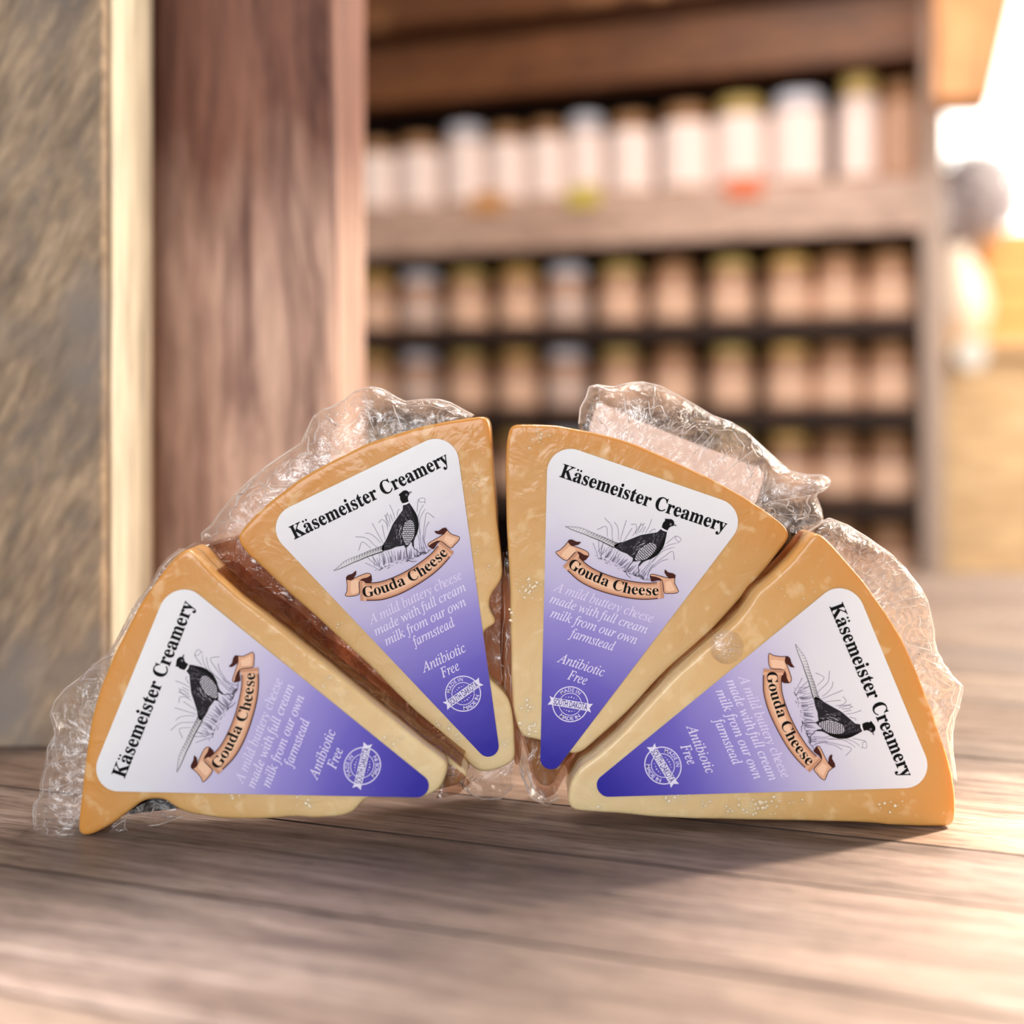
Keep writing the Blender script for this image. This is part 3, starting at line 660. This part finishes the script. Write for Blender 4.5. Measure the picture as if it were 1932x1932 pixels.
c1 = wk.mix(wk.ramp(g4, [(.4, (0, 0, 0)), (.65, (150, 150, 150))]), c1, (196, 160, 132))
c1 = wk.mix(.85, c1, wk.ramp(g2, [(.36, (190, 182, 178)), (.5, (236, 232, 228)), (.62, (255, 255, 255))]), 'MULTIPLY')
c1 = wk.mix(.7, c1, wk.ramp(g3, [(.36, (120, 110, 105)), (.48, (255, 255, 255))]), 'MULTIPLY')
g5 = gn((.23, .31, 1), 0, .5, 0, (4, 2, 0))       # each plank starts at its own place in the pattern, so it takes its own tone
c1 = wk.mix(1.0, c1, wk.ramp(g5, [(.35, (205, 202, 204)), (.65, (255, 252, 246))]), 'MULTIPLY')
wk.l(c1, wk.b.inputs['Base Color']); wk.b.inputs['Specular IOR Level'].default_value = .4
rr_ = wk.math('ADD', .3, wk.math('MULTIPLY', wk.math('SUBTRACT', 1.0, g2), .3)); wk.l(rr_, wk.b.inputs['Roughness'])
bq = wk.n('ShaderNodeBump', Strength=.5, Distance=.0006); wk.l(g2, bq.inputs['Height']); wk.l(bq.outputs[0], wk.b.inputs['Normal'])
seam_m = flat('plank_edge', (52, 38, 32), .8)
table = tb.build('plank_countertop', [wk.m, seam_m], None)
tag(table, 'grey-brown wood plank countertop that the cheese wedges stand on', 'countertop')

# ---------------------------------------------------------------- boards and post at the left
m = MB(); m.box((-.46, .454, 0.0), (-.1597, .4617, 1.0))
bk_, _ = wood('weathered_board', [(.3, (132, 112, 92)), (.45, (160, 138, 114)), (.58, (186, 160, 130)), (.72, (204, 178, 146))], sc=(95, 30, 24), fine=3, rough=.7, bump=.3, rot=(0, math.radians(-28), 0),
          dark=((124, 112, 102), .5, .7, .5), blotch=((140, 130, 122), .54, .72, 16.0))
tag(m.build('weathered_board', [bk_.m], None, bevel=.0012, origin=(-.3, .458, 0)), 'wide weathered grey-brown board at the left edge, beside a cream stud', 'board')
m = MB(); m.box((-.26, .464, 0.0), (-.1590, .516, 1.0))
sk_, _ = wood('cream_pine', [(.3, (236, 222, 194)), (.6, (246, 234, 208)), (.8, (250, 240, 220))], sc=(30, 30, 4), fine=4, rough=.6, bump=.1)
tag(m.build('pine_stud', [sk_.m], None, bevel=.001, origin=(-.2, .49, 0)), 'narrow cream pine stud between the weathered board and the reddish post', 'stud')
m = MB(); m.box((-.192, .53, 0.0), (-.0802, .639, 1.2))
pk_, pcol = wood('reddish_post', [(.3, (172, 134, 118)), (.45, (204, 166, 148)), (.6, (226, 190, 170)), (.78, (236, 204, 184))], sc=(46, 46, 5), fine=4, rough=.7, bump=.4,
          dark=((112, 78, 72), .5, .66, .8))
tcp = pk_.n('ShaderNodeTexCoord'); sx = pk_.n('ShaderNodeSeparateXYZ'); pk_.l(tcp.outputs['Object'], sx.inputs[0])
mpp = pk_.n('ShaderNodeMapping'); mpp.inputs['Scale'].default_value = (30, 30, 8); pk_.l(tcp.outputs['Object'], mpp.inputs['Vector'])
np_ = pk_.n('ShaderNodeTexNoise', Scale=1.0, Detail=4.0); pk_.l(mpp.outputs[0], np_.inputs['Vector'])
height_n = pk_.math('ADD', sx.outputs['Z'], pk_.math('MULTIPLY', pk_.math('SUBTRACT', np_.outputs['Fac'], .5), .16))
upper_tone = pk_.ramp(height_n, [(.2, (255, 255, 255)), (.26, (168, 140, 130))])      # darker, redder tone in the upper length of the timber, ragged border
pk_.l(pk_.mix(1.0, pcol, upper_tone, 'MULTIPLY'), pk_.b.inputs['Base Color'])
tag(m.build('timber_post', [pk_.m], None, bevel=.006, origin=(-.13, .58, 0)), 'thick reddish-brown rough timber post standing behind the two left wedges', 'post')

# ---------------------------------------------------------------- jar rack behind
RO = Vector((.545, 1.55, 0)); RM = Matrix.Translation(RO) @ Matrix.Rotation(math.atan2(-.308, .951), 4, 'Z')
def RK(x, y, z): return RM @ Vector((x, y, z))
rack = thing('jar_rack', RK(-.6, .15, -.9), 'dark wooden display rack filled with rows of jars behind the wedges', 'display rack')
rw, _ = wood('rack_rail_wood', [(.3, (178, 146, 128)), (.6, (206, 174, 156)), (.8, (214, 184, 166))], sc=(3, 20, 20), fine=4, rough=.5, bump=.1)
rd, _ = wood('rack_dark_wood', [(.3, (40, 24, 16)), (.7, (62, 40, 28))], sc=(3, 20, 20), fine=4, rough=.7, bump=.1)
rh, _ = wood('header_wood', [(.3, (84, 46, 18)), (.55, (108, 64, 30)), (.75, (130, 82, 44))], sc=(4, 24, 24), fine=4, rough=.5, bump=.1, blotch=((186, 136, 92), .62, .72, 6.0))
SH = [.457, .267, .144, .021, -.102, -.225]
for i, z in enumerate(SH):
    m = MB(); 
    if i == 0: m.box((-1.35, -.012, z - .074), (0, .012, z - .002), 0, RM)
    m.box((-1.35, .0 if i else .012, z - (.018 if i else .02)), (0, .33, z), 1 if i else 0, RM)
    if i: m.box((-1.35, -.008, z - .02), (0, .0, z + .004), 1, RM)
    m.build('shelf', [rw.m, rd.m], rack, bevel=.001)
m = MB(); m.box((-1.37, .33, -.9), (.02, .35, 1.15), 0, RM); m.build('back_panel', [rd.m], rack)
m = MB(); m.box((-1.35, -.02, .612), (0.0, .02, .70), 0, RM); m.build('header_rail', [rh.m], rack, bevel=.002, label='orange-brown header board across the top of the rack')
m = MB(); m.box((-1.37, -.05, .715), (0.03, .33, .735), 0, RM); m.box((-1.37, .02, .735), (.03, .05, 1.15), 0, RM); m.build('upper_panel', [rh.m], rack)
m = MB(); m.box((0, -.01, -.9), (.028, .33, .735), 0, RM)
m.build('side_panel', [flat('pale_side', (176, 152, 136), .5)], rack, bevel=.002, label='pale side panel')
m = MB(); m.box((-1.37, -.01, -.9), (-1.35, .33, .735), 0, RM); m.build('side_panel', [rd.m], rack)

jar_glass = {}
def jm(c, r=.25, metal=0):
    if (c, metal) not in jar_glass: jar_glass[(c, metal)] = flat('jar_tone', c, r, .5, metal)
    return jar_glass[(c, metal)]
def make_jar(label, group, x, z, R, H, lid, body, lab, labh):
    c = RK(x, .045, z)
    j = thing('preserve_jar', c, label, 'jar', group)
    m = MB(); m.lathe([(R * .92, 0), (R, .004), (R, H * .72), (R * .96, H * .78), (R * .8, H * .84), (R * .78, H * .86)], c); m.build('glass', [jm(body, .12)], j, smooth=True)
    m = MB(); m.lathe([(R * .84, H * .84), (R * .86, H * .85), (R * .86, H * .985), (R * .82, H), (R * .3, H * 1.0)], c); m.build('lid', [jm(lid, .4, 0)], j, smooth=True)
    if lab:
        m = MB(); m.lathe([(R * 1.015, H * labh[0]), (R * 1.015, H * labh[1])], c, cap=False); m.build('paper_label', [jm(lab, .6)], j, smooth=True)
    return j
def rack_x(px, d=.045):
    kk = (px - CX) / F
    # RO + (.951,-.308)*x + (.308,.951)*d
    bx, by = .545 + .308 * d, 1.55 + .951 * d
    return (kk * by - bx) / (.951 + .308 * kk)
ORD12 = ['leftmost', 'second from the left', 'third from the left', 'fourth from the left', 'fifth from the left', 'sixth from the left', 'sixth from the right', 'fifth from the right', 'fourth from the right', 'third from the right', 'second from the right', 'rightmost']
ORD = ['leftmost', 'second from the left', 'third from the left', 'fourth from the left', 'fifth from the left', 'middle one', 'fifth from the right', 'fourth from the right', 'third from the right', 'second from the right', 'rightmost']
gold, silver, olive, brn = (220, 180, 104), (226, 228, 240), (204, 178, 106), (168, 124, 82)
LN = {gold: 'gold-lidded', silver: 'silver-lidded', olive: 'olive-gold-lidded', brn: 'brown-lidded'}
lids = [gold, silver, olive, gold, silver, olive, brn, olive, gold, brn, brn]
cols = [711, 794, 885, 980, 1071, 1172, 1272, 1380, 1489, 1581, 1678]
rows = ['in the first row below the thick rail', 'in the second row below the thick rail', 'in the third row below the thick rail', 'in the fourth row below the thick rail']
for r, z in enumerate(SH[1:5]):
    for i, px in enumerate(cols):
        if r == 3 and px < 1500: continue
        ld = lids[i]
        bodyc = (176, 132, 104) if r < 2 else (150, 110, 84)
        n_ = ORD[i] if r < 3 else ['third from the right', 'second from the right', 'rightmost'][max(0, i - 8)]
        make_jar('%s preserve jar %s, %s' % (LN[ld], rows[r], n_), 'small jars on the lower rack shelves', rack_x(px), z, .0325, .092, ld, bodyc, (226, 184, 156) if ld != silver else (206, 178, 164), (.12, .55))
cols1 = [714, 794, 880, 958, 1033, 1106, 1192, 1295, 1397, 1506, 1620, 1699]
hts = [.11, .112, .125, .118, .12, .125, .12, .125, .13, .13, .148, .135]
lid1 = [brn, brn, silver, brn, brn, silver, brn, brn, olive, silver, olive, brn]
for i, px in enumerate(cols1):
    tan = i == 11
    gap = min([abs(rack_x(px) - rack_x(q)) for q in cols1 if q != px])
    make_jar('%s jar with %s label on the top rack shelf, %s' % (LN[lid1[i]], 'tan' if tan else 'white', ORD12[i]), 'tall jars on the top rack shelf', rack_x(px), SH[0], min(.045, gap * .492), hts[i], lid1[i],
             (170, 120, 80), (190, 150, 124) if tan else (238, 218, 210), (.06, .8))
for px, c, nm in ((1403, (214, 110, 70), 'orange-red'), (1100, (190, 170, 70), 'yellow-green'), (918, (196, 140, 84), 'ochre')):
    m = MB(); x = rack_x(px, -.02); m.box((x - .024, -.017, .438), (x + .024, -.0125, .468), 0, RM)
    tag(m.build('shelf_tag', [flat('tag_card', c, .6)], None), '%s tag on the thick rack rail below the white jars' % nm, 'shelf tag', 'tags on the rack rail')

# ---------------------------------------------------------------- right side of the room
m = MB(); m.box((.66, 2.0, -.9), (2.2, 2.6, .245), 0); m.box((.64, 1.98, .245), (2.22, 2.62, .27), 0)
ck, _ = wood('tan_cabinet', [(.3, (222, 184, 136)), (.7, (236, 202, 156))], sc=(4, 4, 16), fine=4, rough=.6, bump=.1)
tag(m.build('wooden_cabinet', [ck.m], None, bevel=.003, origin=(1.4, 2.3, -.9)), 'tan wooden cabinet behind the right wedge, right of the jar rack', 'cabinet')
m = MB(); C0 = P(1940, 640, 2.3); C0.z = .27
for i in range(4):
    m.box((C0.x - .12, C0.y - .12, .27 + i * .057), (C0.x + .3, C0.y - .105, .27 + i * .057 + .05), 0)
    m.box((C0.x - .12, C0.y + .12, .27 + i * .057), (C0.x + .3, C0.y + .135, .27 + i * .057 + .05), 0)
    m.box((C0.x - .135, C0.y - .12, .27 + i * .057), (C0.x - .12, C0.y + .135, .27 + i * .057 + .05), 0)
for yy in (-.105, .1): m.box((C0.x - .12, C0.y + yy, .27), (C0.x - .095, C0.y + yy + .02, .5), 0)
m.box((C0.x - .12, C0.y - .12, .27), (C0.x + .3, C0.y + .12, .28), 0)
tag(m.build('wooden_crate', [flat('orange_pine', (240, 176, 104), .6)], None, bevel=.002, origin=(C0.x, C0.y, .27)), 'orange pine crate standing on the tan cabinet at the right edge', 'crate')
vb = P(1792, 640, 2.1); vb.z = .27
va = thing('flower_vase', vb, 'cream vase holding a grey flower head on the tan cabinet', 'vase')
m = MB(); m.lathe([(.04, 0), (.062, .02), (.07, .07), (.055, .13), (.035, .16), (.04, .172)], vb); m.build('vessel', [flat('cream_glaze', (244, 222, 200), .3)], va, smooth=True)
m = MB(); hb = P(1835, 372, 2.1)
for q in range(420):
    z = 1 - 2 * (q + .5) / 420; t = q * 2.39996; rr = math.sqrt(1 - z * z); n = Vector((rr * math.cos(t), rr * math.sin(t), z))
    c = hb + n * (.078 + random.uniform(-.006, .008)); a = n.orthogonal().normalized(); b = n.cross(a); s = .009
    ar = random.uniform(0, 3)
    e1 = a * math.cos(ar) + b * math.sin(ar); e2 = n.cross(e1)
    m.poly([c + e1 * s + n * .004, c + e2 * s, c - e1 * s + n * .004, c - e2 * s], 0)
m.lathe([(.0, -.072), (.052, -.05), (.072, 0), (.052, .05), (.0, .072)], hb, 0, 16, cap=False)
hl = hb + Vector((-.078, -.02, -.03))
for q in range(160):
    z = 1 - 2 * (q + .5) / 160; t = q * 2.39996; rr = math.sqrt(1 - z * z); n = Vector((rr * math.cos(t), rr * math.sin(t), z))
    c = hl + n * (.046 + random.uniform(-.004, .005)); a = n.orthogonal().normalized(); b = n.cross(a); s = .008
    m.poly([c + a * s + n * .004, c + b * s, c - a * s + n * .004, c - b * s], 0)
m.build('flower_head', [flat('grey_petal', (200, 190, 192), .8)], va)
m = MB(); m.tube([vb + Vector((0, 0, .1)), vb + Vector((.01, 0, .19)), hb + Vector((-.01, 0, -.04))], .004, 0, 8, False); m.build('stem', [flat('dry_stem', (150, 120, 90), .8)], va)
m = MB(); sp = P(1832, 668, 1.975)
m.lathe([(.0, -.008), (.022, -.007), (.027, -.002), (.027, .003), (.0, .004)], sp, 0, 24, Matrix.Rotation(math.pi / 2, 4, 'X'))
tag(m.build('round_tag', [flat('white_tag', (226, 222, 214), .6)], None, origin=sp), 'small round white tag on the front of the tan cabinet', 'tag')
# timber above, right
m = MB(); Yt = 1.34; o1 = [(1766, -2930), (2060, -2930), (2060, -560), (1912, 0), (1870, 183), (1766, 187)]
fr = [P(x, y, Yt) for x, y in o1]; bkk = [p + Vector((.02, .07, 0)) for p in fr]
m.poly(list(reversed(fr))); m.poly(bkk)
for i in range(len(fr)): m.poly([fr[i - 1], fr[i], bkk[i], bkk[i - 1]])
ok_, _ = wood('orange_timber', [(.3, (206, 142, 92)), (.7, (232, 172, 120))], sc=(20, 20, 5), fine=3, rough=.5, bump=.1)
tag(m.build('hanging_timber', [ok_.m], None, origin=P(1820, 0, Yt)), 'orange timber with a slanted edge hanging in front of the bright window', 'timber')

# room
def struct(o): o['kind'] = 'structure'; return o
m = MB(); m.box((-3, .5, -.92), (4.5, 4.3, -.9)); struct(m.build('floor', [flat('floor_wood', (150, 112, 84), .5)]))
wallm = flat('warm_wall', (226, 200, 168), .8)
WX0, WX1, WZ0, WZ1 = 1.16, 2.9, .66, 1.9
m = MB(); m.box((-3, 3.6, -.9), (WX0, 3.7, 2.4)); m.box((WX1, 3.6, -.9), (4.5, 3.7, 2.4)); m.box((WX0, 3.6, -.9), (WX1, 3.7, WZ0)); m.box((WX0, 3.6, WZ1), (WX1, 3.7, 2.4))
struct(m.build('wall_back', [wallm]))
m = MB(); 
for a in ((WX0, WX0 + .04, WZ0, WZ1), (WX1 - .04, WX1, WZ0, WZ1), (WX0, WX1, WZ0, WZ0 + .04), (WX0, WX1, WZ1 - .04, WZ1), (1.98, 2.02, WZ0, WZ1)): m.box((a[0], 3.57, a[2]), (a[1], 3.62, a[3]), 0)
m.box((WX0 + .02, 3.64, WZ0 + .02), (WX1 - .02, 3.65, WZ1 - .02), 1)
struct(m.build('window_1', [flat('window_frame_white', (240, 236, 228), .5), emit('daylit_pane', (255, 250, 240), 4.5)]))
m = MB(); m.box((-3, 1.0, 2.4), (4.5, 4.3, 2.45)); struct(m.build('ceiling', [flat('ceiling_paint', (200, 180, 160), .9)]))

# ---------------------------------------------------------------- light
def area(name, loc, target, size, power, col, sy=None):
    l = bpy.data.lights.new(name, 'AREA'); l.energy = power; l.size = size; l.color = col
    if sy: l.shape = 'RECTANGLE'; l.size_y = sy
    o = bpy.data.objects.new(name, l); COL.objects.link(o); o.location = loc
    o.rotation_euler = (Vector(target) - Vector(loc)).to_track_quat('-Z', 'Y').to_euler(); return o
area('window_daylight', (1.7, 1.35, 1.0), (.05, .4, .05), 1.0, 62, (1, .9, .78))
area('front_fill', (-.5, -1.7, .75), (0, .4, .08), 1.3, 33, (.93, .96, 1))  # unseen soft light added to brighten the front faces
area('ceiling_lamp', (.2, 1.05, 1.35), (0, .4, 0), .3, 16, (1, .92, .84))
area('rack_fill', (.3, .6, .8), (.15, 1.7, .3), .5, 7.5, (1, .88, .76))  # unseen light added above the view to brighten the jar rack
def spot(name, loc, target, power, ang, col, blend=.9, size=.03):
    l = bpy.data.lights.new(name, 'SPOT'); l.energy = power; l.spot_size = math.radians(ang); l.spot_blend = blend; l.shadow_soft_size = size; l.color = col
    o = bpy.data.objects.new(name, l); COL.objects.link(o); o.location = loc
    o.rotation_euler = (Vector(target) - Vector(loc)).to_track_quat('-Z', 'Y').to_euler(); return o
spot('window_sunbeam', (.85, .75, .6), (.2, .3, 0), 320, 16, (1, .86, .7))
spot('left_sunbeam', (-.75, .1, .55), (-.128, .238, 0), 190, 9.5, (1, .97, .95))
w = bpy.data.worlds.new('room_world'); scene.world = w; w.use_nodes = True
w.node_tree.nodes['Background'].inputs[0].default_value = (1, .93, .88, 1); w.node_tree.nodes['Background'].inputs[1].default_value = .36

# ---------------------------------------------------------------- camera
cam = bpy.data.cameras.new('camera'); co = bpy.data.objects.new('camera', cam); COL.objects.link(co)
co.location = (0, 0, HC); co.rotation_euler = (math.pi / 2, 0, 0)
cam.sensor_width = 36; cam.lens = 36 * F / 1932; cam.shift_y = -166 / 1932
cam.clip_start = .01; cam.clip_end = 50
cam.dof.use_dof = True; cam.dof.focus_distance = .372; cam.dof.aperture_fstop = 3.5; cam.dof.aperture_blades = 0
scene.camera = co
bpy.data.objects.remove(_fo)
scene.view_settings.view_transform = 'Standard'; scene.view_settings.look = 'None'; scene.view_settings.exposure = 0; scene.view_settings.gamma = 1
scene.view_settings.use_curve_mapping = False
scene.cycles.use_denoising = True; scene.cycles.transparent_max_bounces = 24; scene.cycles.max_bounces = 10
scene.cycles.sample_clamp_indirect = 6
